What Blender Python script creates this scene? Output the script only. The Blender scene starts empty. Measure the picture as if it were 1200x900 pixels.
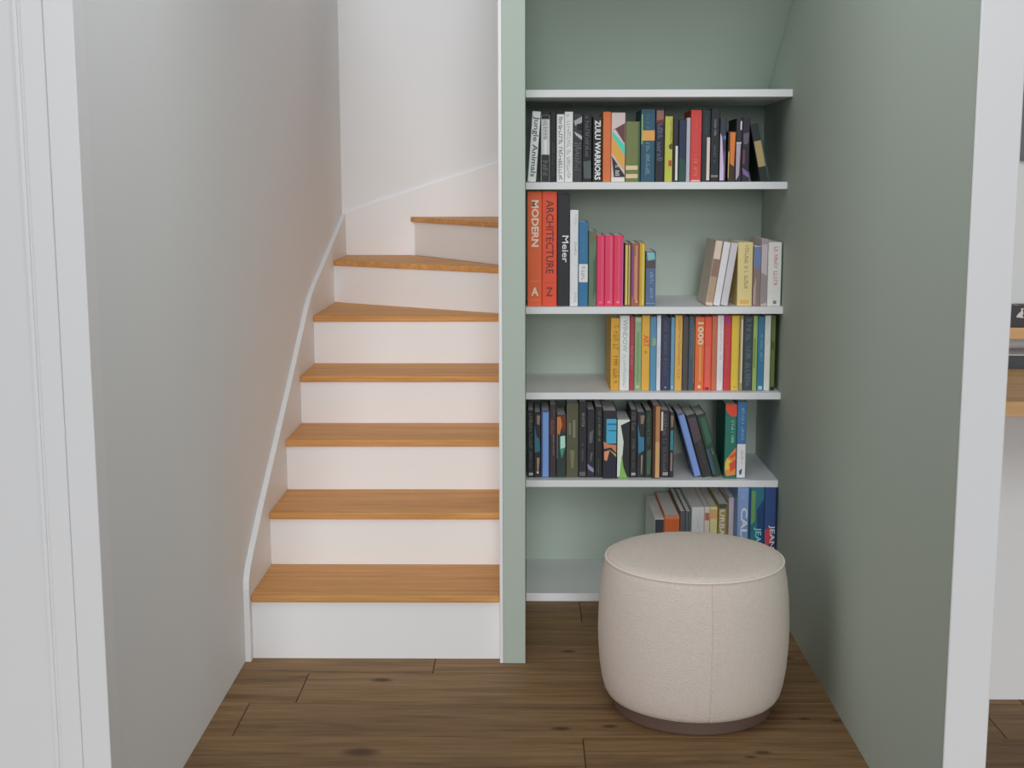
import bpy, bmesh, math, random
from mathutils import Vector, Matrix

SC = bpy.context.scene
COL = SC.collection
PI = math.pi

# ------------------------------------------------------------------ camera
cam_d = bpy.data.cameras.new('camera')
cam = bpy.data.objects.new('camera', cam_d)
COL.objects.link(cam)
SC.camera = cam
F_PX = 1543.0
cam_d.sensor_fit = 'HORIZONTAL'
cam_d.sensor_width = 36.0
cam_d.lens = F_PX / 1200.0 * 36.0
cam_d.clip_start = 0.05
# world axes seen from the camera (right, down, forward): looks slightly left and 8.8 degrees down
R = ((0.99992735, 0.0, -0.01205356),
     (0.01191271, -0.1524314, 0.98824225),
     (-0.00183734, -0.98831405, -0.15242033))
m = Matrix([[R[i][0], -R[i][1], -R[i][2], 0.0] for i in range(3)] + [[0, 0, 0, 1]])
m.translation = Vector((0, 0, 1.35))
cam.matrix_world = m

# ------------------------------------------------------------------ light and exposure
SKY = 0.10
world = bpy.data.worlds.new('soft_daylight')
SC.world = world
world.use_nodes = True
world.node_tree.nodes['Background'].inputs['Color'].default_value = (0.965, 1.0, 1.04, 1)
world.node_tree.nodes['Background'].inputs['Strength'].default_value = SKY
# unseen area lights added over passage and stairwell to brighten walls and treads
for (lx, ly, sx, sy, watt) in ((0.0, 2.25, 1.3, 1.7, 13.0), (-0.44, 4.7, 0.5, 1.2, 1.5)):
    area_fill_d = bpy.data.lights.new('overhead_fill', 'AREA')
    area_fill = bpy.data.objects.new('overhead_fill', area_fill_d)
    COL.objects.link(area_fill)
    area_fill_d.shape = 'RECTANGLE'
    area_fill_d.size, area_fill_d.size_y = sx, sy
    area_fill_d.energy = watt
    area_fill_d.color = (0.975, 1.0, 1.03)
    area_fill.location = (lx, ly, 2.55)
# added fill suns behind the camera: frontal for the alcove, oblique for side walls
for (az, el, energy, ang) in ((0, 6, 0.66, 14), (0, 22, 0.56, 16), (-55, 12, 0.27, 34), (55, 12, 0.29, 34)):
    sun_d = bpy.data.lights.new('fill_sun', 'SUN')
    fill_sun = bpy.data.objects.new('fill_sun', sun_d)
    COL.objects.link(fill_sun)
    sun_d.energy = energy
    sun_d.color = (0.975, 1.0, 1.03)
    sun_d.angle = math.radians(ang)
    az, el = math.radians(az), math.radians(el)
    fill_sun.rotation_euler = Vector((math.sin(az) * math.cos(el), -math.cos(az) * math.cos(el), math.sin(el))).to_track_quat('Z', 'Y').to_euler()
SC.cycles.diffuse_bounces = 10
vs = SC.view_settings
SC.display_settings.display_device = 'sRGB'
vs.view_transform = 'Standard'
vs.look = 'None'
vs.gamma = 1.0
vs.use_curve_mapping = False
vs.exposure = 0.03

# ------------------------------------------------------------------ materials
KF = 0.55      # picture value of a perfectly white surface facing the room
KT = 0.58       # same for surfaces facing up


def lin(v):
    v /= 255.0
    return v / 12.92 if v <= 0.04045 else ((v + 0.055) / 1.055) ** 2.4


def alb(rgb, k=KF):
    c = [lin(v) / k for v in rgb]
    top_ = max(c)
    if top_ > 0.92:          # brightest paints keep their hue
        c = [v * 0.92 / top_ for v in c]
    return tuple(c) + (1,)


MC = {}


def new_mat(name):
    mt = bpy.data.materials.new(name)
    mt.use_nodes = True
    nt = mt.node_tree
    return mt, nt, nt.nodes['Principled BSDF']


def N(nt, typ, **kw):
    n = nt.nodes.new(typ)
    for k, v in kw.items():
        if k.startswith('i_'):
            n.inputs[k[2:]].default_value = v
        else:
            setattr(n, k, v)
    return n


def paint(name, rgb, k=KF, rough=0.6, var=0.03, scale=6.0, bump=0.0):
    key = (name, rgb, k)
    if key in MC:
        return MC[key]
    mt, nt, b = new_mat(name)
    c = alb(rgb, k)
    tc = N(nt, 'ShaderNodeTexCoord')
    no = N(nt, 'ShaderNodeTexNoise', i_Scale=scale, i_Detail=2.0)
    nt.links.new(tc.outputs['Object'], no.inputs['Vector'])
    mx = N(nt, 'ShaderNodeMix', data_type='RGBA')
    mx.inputs[6].default_value = tuple(v * (1 - var) for v in c[:3]) + (1,)
    mx.inputs[7].default_value = tuple(min(1, v * (1 + var)) for v in c[:3]) + (1,)
    nt.links.new(no.outputs['Fac'], mx.inputs[0])
    nt.links.new(mx.outputs[2], b.inputs['Base Color'])
    b.inputs['Roughness'].default_value = rough
    b.inputs['Specular IOR Level'].default_value = 0.25
    if bump:
        bp = N(nt, 'ShaderNodeBump', i_Strength=bump, i_Distance=0.002)
        n2 = N(nt, 'ShaderNodeTexNoise', i_Scale=260.0, i_Detail=2.0)
        nt.links.new(tc.outputs['Object'], n2.inputs['Vector'])
        nt.links.new(n2.outputs['Fac'], bp.inputs['Height'])
        nt.links.new(bp.outputs['Normal'], b.inputs['Normal'])
    MC[key] = mt
    return mt


def ink(rgb):
    g = sum(rgb) / 3
    return tuple(round(v * 0.92 + g * 0.08) for v in rgb)


def cover_mat(rgb):
    return paint('book_cover', ink(rgb), KF, 0.5, 0.07, 30.0)


def print_mat(rgb):
    return paint('spine_print', ink(rgb), KF, 0.5, 0.02, 40.0)


def wood(name, dark, mid, light, k, stretch, grain=1.0, knots=None, obj_var=0.0, bump=0.15, rough=0.5):
    """grain runs along the axis with the smallest stretch"""
    mt, nt, b = new_mat(name)
    tc = N(nt, 'ShaderNodeTexCoord')
    gm = N(nt, 'ShaderNodeNewGeometry')
    src = gm.outputs['Position']
    oi = N(nt, 'ShaderNodeObjectInfo')
    off = N(nt, 'ShaderNodeVectorMath', operation='SCALE')
    cmb = N(nt, 'ShaderNodeCombineXYZ')
    mul = N(nt, 'ShaderNodeMath', operation='MULTIPLY')
    mul.inputs[1].default_value = 37.0
    nt.links.new(oi.outputs['Random'], mul.inputs[0])
    nt.links.new(mul.outputs[0], cmb.inputs[0])
    nt.links.new(mul.outputs[0], cmb.inputs[2])
    add = N(nt, 'ShaderNodeVectorMath', operation='ADD')
    nt.links.new(src, add.inputs[0])
    nt.links.new(cmb.outputs[0], add.inputs[1])
    mp = N(nt, 'ShaderNodeMapping')
    mp.inputs['Scale'].default_value = stretch
    nt.links.new(add.outputs[0], mp.inputs['Vector'])
    n1 = N(nt, 'ShaderNodeTexNoise', i_Scale=1.0, i_Detail=5.0, i_Roughness=0.6, i_Distortion=0.9)
    n2 = N(nt, 'ShaderNodeTexNoise', i_Scale=4.3, i_Detail=3.0, i_Roughness=0.65)
    nt.links.new(mp.outputs[0], n1.inputs['Vector'])
    nt.links.new(mp.outputs[0], n2.inputs['Vector'])
    mixf = N(nt, 'ShaderNodeMix', data_type='FLOAT')
    mixf.inputs[0].default_value = 0.4
    nt.links.new(n1.outputs['Fac'], mixf.inputs[2])
    nt.links.new(n2.outputs['Fac'], mixf.inputs[3])
    rp = N(nt, 'ShaderNodeValToRGB')
    e = rp.color_ramp.elements
    w = 0.17 / grain
    e[0].position = 0.5 - w
    e[0].color = alb(dark, k)
    e[1].position = 0.5 + w
    e[1].color = alb(light, k)
    mid_e = rp.color_ramp.elements.new(0.5)
    mid_e.color = alb(mid, k)
    nt.links.new(mixf.outputs[0], rp.inputs['Fac'])
    col = rp.outputs['Color']
    if obj_var:
        hv = N(nt, 'ShaderNodeHueSaturation')
        mr = N(nt, 'ShaderNodeMapRange')
        mr.inputs['To Min'].default_value = 1 - obj_var
        mr.inputs['To Max'].default_value = 1 + obj_var
        nt.links.new(oi.outputs['Random'], mr.inputs['Value'])
        nt.links.new(mr.outputs[0], hv.inputs['Value'])
        nt.links.new(col, hv.inputs['Color'])
        col = hv.outputs['Color']
    if knots:
        tot = None
        for (kx, ky, kr) in knots:
            d = N(nt, 'ShaderNodeVectorMath', operation='SUBTRACT')
            d.inputs[1].default_value = (kx, ky, 0)
            nt.links.new(src, d.inputs[0])
            s = N(nt, 'ShaderNodeVectorMath', operation='MULTIPLY')
            s.inputs[1].default_value = (0.5 / kr, 1.0 / kr, 0)
            nt.links.new(d.outputs[0], s.inputs[0])
            l = N(nt, 'ShaderNodeVectorMath', operation='LENGTH')
            nt.links.new(s.outputs[0], l.inputs[0])
            mr = N(nt, 'ShaderNodeMapRange', interpolation_type='SMOOTHSTEP')
            mr.inputs['From Min'].default_value = 0.35
            mr.inputs['From Max'].default_value = 1.7
            mr.inputs['To Min'].default_value = 0.8
            mr.inputs['To Max'].default_value = 0.0
            nt.links.new(l.outputs['Value'], mr.inputs['Value'])
            if tot is None:
                tot = mr.outputs[0]
            else:
                mxm = N(nt, 'ShaderNodeMath', operation='MAXIMUM')
                nt.links.new(tot, mxm.inputs[0])
                nt.links.new(mr.outputs[0], mxm.inputs[1])
                tot = mxm.outputs[0]
        mx = N(nt, 'ShaderNodeMix', data_type='RGBA')
        mx.inputs[7].default_value = alb((48, 32, 22), k)
        nt.links.new(tot, mx.inputs[0])
        nt.links.new(col, mx.inputs[6])
        col = mx.outputs[2]
    nt.links.new(col, b.inputs['Base Color'])
    b.inputs['Roughness'].default_value = rough
    b.inputs['Specular IOR Level'].default_value = 0.2
    bp = N(nt, 'ShaderNodeBump', i_Strength=bump, i_Distance=0.001)
    nt.links.new(n2.outputs['Fac'], bp.inputs['Height'])
    nt.links.new(bp.outputs['Normal'], b.inputs['Normal'])
    return mt


def fabric(name, rgb, k):
    mt, nt, b = new_mat(name)
    tc = N(nt, 'ShaderNodeTexCoord')
    mp = N(nt, 'ShaderNodeMapping')
    mp.inputs['Scale'].default_value = (1, 1, 2.6)
    nt.links.new(tc.outputs['Object'], mp.inputs['Vector'])
    n1 = N(nt, 'ShaderNodeTexNoise', i_Scale=130.0, i_Detail=3.0, i_Roughness=0.7)
    nt.links.new(mp.outputs[0], n1.inputs['Vector'])
    vo = N(nt, 'ShaderNodeTexVoronoi', i_Scale=210.0)
    nt.links.new(mp.outputs[0], vo.inputs['Vector'])
    c = alb(rgb, k)
    mx = N(nt, 'ShaderNodeMix', data_type='RGBA')
    mx.inputs[6].default_value = tuple(v * 0.86 for v in c[:3]) + (1,)
    mx.inputs[7].default_value = tuple(min(1, v * 1.12) for v in c[:3]) + (1,)
    mr = N(nt, 'ShaderNodeMapRange')
    mr.inputs['From Min'].default_value = 0.1
    mr.inputs['From Max'].default_value = 0.9
    nt.links.new(n1.outputs['Fac'], mr.inputs['Value'])
    nt.links.new(mr.outputs[0], mx.inputs[0])
    nt.links.new(mx.outputs[2], b.inputs['Base Color'])
    sm = N(nt, 'ShaderNodeMath', operation='ADD')
    nt.links.new(n1.outputs['Fac'], sm.inputs[0])
    nt.links.new(vo.outputs['Distance'], sm.inputs[1])
    bp = N(nt, 'ShaderNodeBump', i_Strength=0.55, i_Distance=0.003)
    nt.links.new(sm.outputs[0], bp.inputs['Height'])
    nt.links.new(bp.outputs['Normal'], b.inputs['Normal'])
    b.inputs['Roughness'].default_value = 0.95
    b.inputs['Specular IOR Level'].default_value = 0.1
    return mt


def pattern(name, a, c, scale, thr):
    mt, nt, b = new_mat(name)
    tc = N(nt, 'ShaderNodeTexCoord')
    no = N(nt, 'ShaderNodeTexNoise', i_Scale=scale, i_Detail=2.0)
    nt.links.new(tc.outputs['Object'], no.inputs['Vector'])
    rp = N(nt, 'ShaderNodeValToRGB')
    rp.color_ramp.interpolation = 'CONSTANT'
    rp.color_ramp.elements[0].color = alb(a)
    rp.color_ramp.elements[1].position = thr
    rp.color_ramp.elements[1].color = alb(c)
    nt.links.new(no.outputs['Fac'], rp.inputs['Fac'])
    nt.links.new(rp.outputs['Color'], b.inputs['Base Color'])
    b.inputs['Roughness'].default_value = 0.5
    return mt


WHITE = paint('white_wall_paint', (186, 186, 186), KF, 0.7, 0.01, 3.0)
LACQ = paint('white_lacquer', (188, 188, 188), KF, 0.5, 0.01, 3.0)
SHELFW = paint('white_shelf_lacquer', (189, 189, 190), KF, 0.5, 0.01, 3.0)
GREEN = paint('sage_green_paint', (142, 151, 142), KF, 0.7, 0.012, 3.0)
OAK = wood('oak_tread', (150, 106, 60), (168, 122, 72), (186, 140, 87), KT, (1.6, 34, 34), 1.0, None, 0.03)
OAKD = wood('oak_desk', (160, 122, 82), (180, 142, 100), (196, 158, 116), KT, (1.6, 20, 20), 1.0, None, 0.02)
KNOTS = [(-0.40, 3.435, 0.013), (-0.40, 2.975, 0.020), (0.083, 3.115, 0.010), (0.66, 3.37, 0.007),
         (0.56, 2.98, 0.009), (0.528, 2.955, 0.006), (0.735, 3.61, 0.010), (0.118, 3.66, 0.009),
         (0.70, 3.18, 0.007), (0.205, 3.13, 0.009), (0.78, 3.17, 0.006)]
FLOORM = wood('oak_floor_planks', (80, 58, 38), (106, 82, 56), (125, 99, 71), KT, (1.3, 17, 17), 1.0, KNOTS, 0.10, 0.2, 0.55)
SUBFLOOR = paint('dark_joint', (52, 40, 30), KT, 0.9)
LINEN = fabric('cream_boucle_fabric', (178, 168, 160), KF)
PIPEM = paint('cream_piping_fabric', (186, 176, 168), KF, 0.95, 0.05, 90.0)
PLINTHM = paint('dark_brown_wood', (82, 66, 58), KF, 0.6, 0.08, 20.0)
PAGES = paint('paper_pages', (196, 195, 193), 0.53, 0.9, 0.04, 200.0)

# ------------------------------------------------------------------ helpers


def tag(o, label=None, cat=None, group=None, kind=None):
    if label:
        o['label'] = label
    if cat:
        o['category'] = cat
    if group:
        o['group'] = group
    if kind:
        o['kind'] = kind
    return o


def empty(name, loc, parent=None):
    o = bpy.data.objects.new(name, None)
    o.empty_display_size = 0.05
    COL.objects.link(o)
    o.location = loc
    o.parent = parent
    return o


def mesh_obj(name, me, mats, parent=None):
    for mt in mats if isinstance(mats, (list, tuple)) else [mats]:
        me.materials.append(mt)
    o = bpy.data.objects.new(name, me)
    COL.objects.link(o)
    o.parent = parent
    return o


def from_bm(name, bm, mats, parent=None, smooth=False):
    bmesh.ops.recalc_face_normals(bm, faces=bm.faces)
    me = bpy.data.meshes.new(name)
    bm.to_mesh(me)
    bm.free()
    if smooth:
        for pl in me.polygons:
            pl.use_smooth = True
    return mesh_obj(name, me, mats, parent)


def add_box(bm, x0, x1, y0, y1, z0, z1, bev=0.0, seg=2):
    vs_ = [bm.verts.new((x, y, z)) for x in (x0, x1) for y in (y0, y1) for z in (z0, z1)]
    fs = [(0, 1, 3, 2), (4, 6, 7, 5), (0, 4, 5, 1), (2, 3, 7, 6), (0, 2, 6, 4), (1, 5, 7, 3)]
    faces = [bm.faces.new([vs_[i] for i in f]) for f in fs]
    if bev:
        edges = list({e for f in faces for e in f.edges})
        bmesh.ops.bevel(bm, geom=edges, offset=bev, segments=seg, profile=0.5, affect='EDGES')


def box(name, x0, x1, y0, y1, z0, z1, mat, parent=None, bev=0.0, seg=2):
    bm = bmesh.new()
    add_box(bm, x0, x1, y0, y1, z0, z1, bev, seg)
    return from_bm(name, bm, mat, parent)


def prism(name, pts, vec, mat, parent=None, bev=0.0, seg=2):
    """polygon (list of 3-D points) swept along vec"""
    bm = bmesh.new()
    a = [bm.verts.new(p) for p in pts]
    v = Vector(vec)
    b = [bm.verts.new(Vector(p) + v) for p in pts]
    n = len(pts)
    bm.faces.new(a)
    bm.faces.new(b[::-1])
    for i in range(n):
        bm.faces.new((a[i], b[i], b[(i + 1) % n], a[(i + 1) % n]))
    bmesh.ops.recalc_face_normals(bm, faces=bm.faces)
    if bev:
        bmesh.ops.bevel(bm, geom=list(bm.edges), offset=bev, segments=seg, profile=0.5, affect='EDGES', clamp_overlap=True)
    return from_bm(name, bm, mat, parent)


def lathe(name, prof, mat, parent=None, angles=None, rad_fn=None, smooth=True):
    """prof: list of (r, z); closed at r == 0"""
    bm = bmesh.new()
    angles = angles or [2 * PI * i / 96 for i in range(96)]
    rings = []
    for (r, z) in prof:
        if r <= 1e-6:
            rings.append([bm.verts.new((0, 0, z))])
        else:
            rings.append([bm.verts.new(((r + (rad_fn(a, z) if rad_fn else 0)) * math.cos(a),
                                        (r + (rad_fn(a, z) if rad_fn else 0)) * math.sin(a), z)) for a in angles])
    n = len(angles)
    for p, q in zip(rings[:-1], rings[1:]):
        for i in range(n):
            j = (i + 1) % n
            if len(p) == 1 and len(q) == 1:
                continue
            if len(p) == 1:
                bm.faces.new((p[0], q[i], q[j]))
            elif len(q) == 1:
                bm.faces.new((p[i], q[0], p[j]))
            else:
                bm.faces.new((p[i], q[i], q[j], p[j]))
    return from_bm(name, bm, mat, parent, smooth)


# ------------------------------------------------------------------ the setting
YB = 4.513       # back wall of the book alcove
YE = 2.385       # near ends of both side walls
XL, XR = -0.8035, 0.794
XP0, XP1 = -0.0691, -0.007
YS = 5.7300       # back wall of the stairwell

# floor: a dark bed with the planks laid on it, rows run left to right
floor = box('floor', -3.0, 3.6, -2.0, 6.2, -0.05, -0.006, SUBFLOOR)
tag(floor, kind='structure')
row_h = 0.2116
joints = {2.8535: 0.135, 3.0651: -0.7285, 3.2767: -0.608, 3.4883: -0.264, 3.6999: 0.93, 3.9115: 0.167}
rnd = random.Random(5)
plank_len = 1.9
for i in range(-11, 7):
    y0 = 3.0651 + i * row_h
    jx = joints.get(round(y0, 4), rnd.uniform(-0.9, 0.9))
    x = jx
    while x > -2.6:
        x -= plank_len
    while x < 2.9:
        a, b_ = x, x + plank_len
        x = b_
        pl = box('plank', max(a, -3.0) + 0.0010, min(b_, 3.4) - 0.0010, y0 + 0.0011, y0 + row_h - 0.0011,
                 -0.006, 0.0, FLOORM, floor, 0.0012, 1)

tag(box('wall_left', XL - 0.06, XL, 2.447, YS, 0.0, 2.6, WHITE), kind='structure')
# casing at the near end of the left wall, and the door frame mouldings to its left
tag(box('trim_1', -0.8562, -0.8025, YE, 2.446, 0.0, 2.6, LACQ, bev=0.002), kind='structure')
tag(box('trim_2', -0.8990, -0.8576, YE + 0.003, 2.446, 0.0, 2.6, LACQ, bev=0.003), kind='structure')
tag(box('trim_3', -0.9044, -0.8992, YE + 0.007, 2.446, 0.0, 2.6, LACQ, bev=0.0015), kind='structure')
tag(box('trim_4', -0.9140, -0.9046, YE + 0.005, 2.446, 0.0, 2.6, LACQ, bev=0.003), kind='structure')
tag(box('wall_front_left', -3.0, -0.9144, YE + 0.010, 2.446, 0.0, 2.6, WHITE), kind='structure')

tag(box('wall_right', XR, 0.8745, 2.394, YS, 0.0, 2.6, GREEN), kind='structure')
tag(box('trim_5', XR - 0.0004, 0.8753, YE, 2.3935, 0.0, 2.6, LACQ, bev=0.003), kind='structure')
tag(box('wall_back', XP1 + 0.0005, XR - 0.0005, YB, YB + 0.06, 0.0, 2.6, GREEN), kind='structure')
tag(box('wall_partition', XP0, XP1, 3.563, 4.93, 0.0, 2.6, GREEN, bev=0.0015), kind='structure')
tag(box('trim_6', -0.0792, XP0 - 0.0003, 3.563, 4.93, 0.0, 2.6, LACQ, bev=0.002), kind='structure')
tag(box('wall_stairwell', XL - 0.06, XR, YS, YS + 0.06, 0.0, 2.6, WHITE), kind='structure')
# sloping underside of the flight above the alcove
sl = 0.6244
prism("ceiling", [(XP1 + 0.0005, 3.30, 1.6115 + sl * (YB - 3.30)), (XP1 + 0.0005, YB - 0.0005, 1.6115),
                  (XP1 + 0.0005, YB - 0.0005, 1.75), (XP1 + 0.0005, 3.30, 1.75 + sl * (YB - 3.30))],
      (XR - XP1 - 0.001, 0, 0), GREEN)
tag(bpy.data.objects['ceiling'], kind='structure')
# the room beyond on the right
tag(box('wall_far_right', 0.8750, 3.4, 3.311, 3.37, 0.0, 2.6, WHITE), kind='structure')

# ------------------------------------------------------------------ staircase
st = tag(empty('staircase', (-0.43, 3.6, 0)), 'white winding staircase with oak treads between the grey wall and green partition', 'staircase')
o0 = Vector((-0.43, 3.6, 0))


def local(o):
    # part was built in world coordinates: keep it there under the staircase empty
    o.location = -o0
    return o


XA, XB = -0.7862, -0.0796
ZT = [0.190, 0.355, 0.5205, 0.687, 0.8635, 1.0345, 1.1985]
YN = [3.590, 3.887, 4.184, 4.481, 4.792]
TT = 0.0215
for k in range(4):
    local(box('tread', XA, XB, YN[k], YN[k + 1] + 0.013, ZT[k] - TT, ZT[k], OAK, st, 0.0035, 2))
    zb = 0.0 if k == 0 else ZT[k - 1]
    local(box('riser', XA, XB, YN[k] + 0.0105, YN[k] + 0.024, zb, ZT[k] - TT, LACQ, st))
k = 4
local(box('riser', XA, XB, YN[k] + 0.0105, YN[k] + 0.024, ZT[3], ZT[4] - TT, LACQ, st))
local(prism('tread', [(XA, 4.792, ZT[4] - TT), (XB, 4.792, ZT[4] - TT), (XB, 4.895, ZT[4] - TT), (XA, 5.385, ZT[4] - TT)], (0, 0, TT), OAK, st, 0.0035))


def riser_along(p, q, z0, z1, t=0.014, inset=0.0105):
    d = Vector((q[0] - p[0], q[1] - p[1], 0)).normalized()
    nrm = Vector((-d.y, d.x, 0))
    P_ = Vector((p[0], p[1], z0)) + nrm * inset
    Q_ = Vector((q[0], q[1], z0)) + nrm * inset
    return local(prism('riser', [P_, Q_, Q_ + nrm * t, P_ + nrm * t], (0, 0, z1 - z0), LACQ, st))


# winder six and seven fan round the end of the partition
riser_along((XA - 0.011, 5.3427), (-0.0796, 4.853), ZT[4], ZT[5] - TT)
local(prism('tread', [(XA, 5.335, ZT[5] - TT), (-0.0796, 4.853, ZT[5] - TT), (-0.0796, 4.958, ZT[5] - TT),
                      (-0.505, 5.716, ZT[5] - TT), (XA, 5.716, ZT[5] - TT)], (0, 0, TT), OAK, st, 0.0035))
riser_along((-0.497, 5.700), (-0.0796, 4.945), ZT[5], ZT[6] - TT)
local(prism('tread', [(-0.5075, 5.716, ZT[6] - TT), (-0.0796, 4.945, ZT[6] - TT), (-0.02, 4.945, ZT[6] - TT), (-0.02, 5.716, ZT[6] - TT)],
            (0, 0, TT), OAK, st, 0.0035))
local(box('riser', -0.034, -0.020, 4.945, 5.716, ZT[6], 1.36, LACQ, st))
local(box('tread', -0.045, 0.25, 4.945, 5.716, 1.36, 1.36 + TT, OAK, st, 0.0035))

# wall string on the left with its swept top edge
top = [(3.571, 0.0), (3.571, 0.212), (3.575, 0.232), (3.586, 0.252), (3.606, 0.272), (3.66, 0.308), (3.79, 0.388), (4.29, 0.668), (4.70, 0.905),
       (4.77, 0.938), (4.86, 0.968), (5.30, 1.092), (5.717, 1.212)]
pts = [(XL + 0.0005, y, z) for (y, z) in top] + [(XL + 0.0005, 5.717, 0.95), (XL + 0.0005, 5.2, 0.7), (XL + 0.0005, 4.8, 0.5), (XL + 0.0005, 4.3, 0.2), (XL + 0.0005, 3.9, 0.0)]
local(prism('wall_string', pts, (0.0165, 0, 0), LACQ, st))
# string along the stairwell's back wall
local(prism('back_string', [(-0.803, 5.717, 0.95), (-0.803, 5.717, 1.212), (-0.12, 5.717, 1.432), (0.25, 5.717, 1.56), (0.25, 5.717, 1.1), (-0.4, 5.717, 0.95)],
            (0, 0.0125, 0), LACQ, st))

# ------------------------------------------------------------------ shelves
shelf_specs = [
    (1.620, 4.038, 'uppermost bare white shelf at the foot of the sloping green ceiling'),
    (1.346, 4.081, 'white shelf carrying the row with the grey and black books and red hardback'),
    (0.962, 4.089, 'white shelf carrying the tall orange books and the magenta books'),
    (0.692, 4.089, 'white shelf carrying the colourful tightly packed row of books'),
    (0.410, 4.089, 'white shelf carrying mostly dark books and three leaning ones'),
]
for (z, yf, lab) in shelf_specs:
    s = box('wall_shelf', XP1 + 0.0006, XR - 0.0006, yf, YB - 0.0004, z - 0.0222, z, SHELFW, None, 0.0012, 2)
    tag(s, lab, 'shelf', 'white shelves fixed across the alcove')
s = box('floor_shelf', XP1 + 0.0006, XR - 0.0006, 4.120, YB - 0.0004, 0.0003, 0.0273, SHELFW, None, 0.002, 2)
tag(s, 'white base board lying on the floor at the bottom of the alcove', 'shelf')

# ------------------------------------------------------------------ books
FC = {}


def text_mesh(s):
    if s in FC:
        return FC[s]
    cu = bpy.data.curves.new('letters', 'FONT')
    cu.body = s
    cu.resolution_u = 2
    cu.offset = 0.03 if s in ('MODERN', 'ZULU WARRIORS', '1000', 'CALATRAVA', 'A', 'ART') else 0.012
    cu.size = 1.0
    to = bpy.data.objects.new('letters', cu)
    COL.objects.link(to)
    dg = bpy.context.evaluated_depsgraph_get()
    me = bpy.data.meshes.new_from_object(to.evaluated_get(dg))
    V = [v.co.copy() for v in me.vertices]
    Fs = [tuple(p.vertices) for p in me.polygons]
    bpy.data.objects.remove(to)
    bpy.data.curves.remove(cu)
    bpy.data.meshes.remove(me)
    x0 = min(v.x for v in V); x1 = max(v.x for v in V)
    y0 = min(v.y for v in V); y1 = max(v.y for v in V)
    V = [((v.x - x0) / (x1 - x0), (v.y - y0) / (y1 - y0)) for v in V]
    FC[s] = (V, Fs)
    return FC[s]


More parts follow.
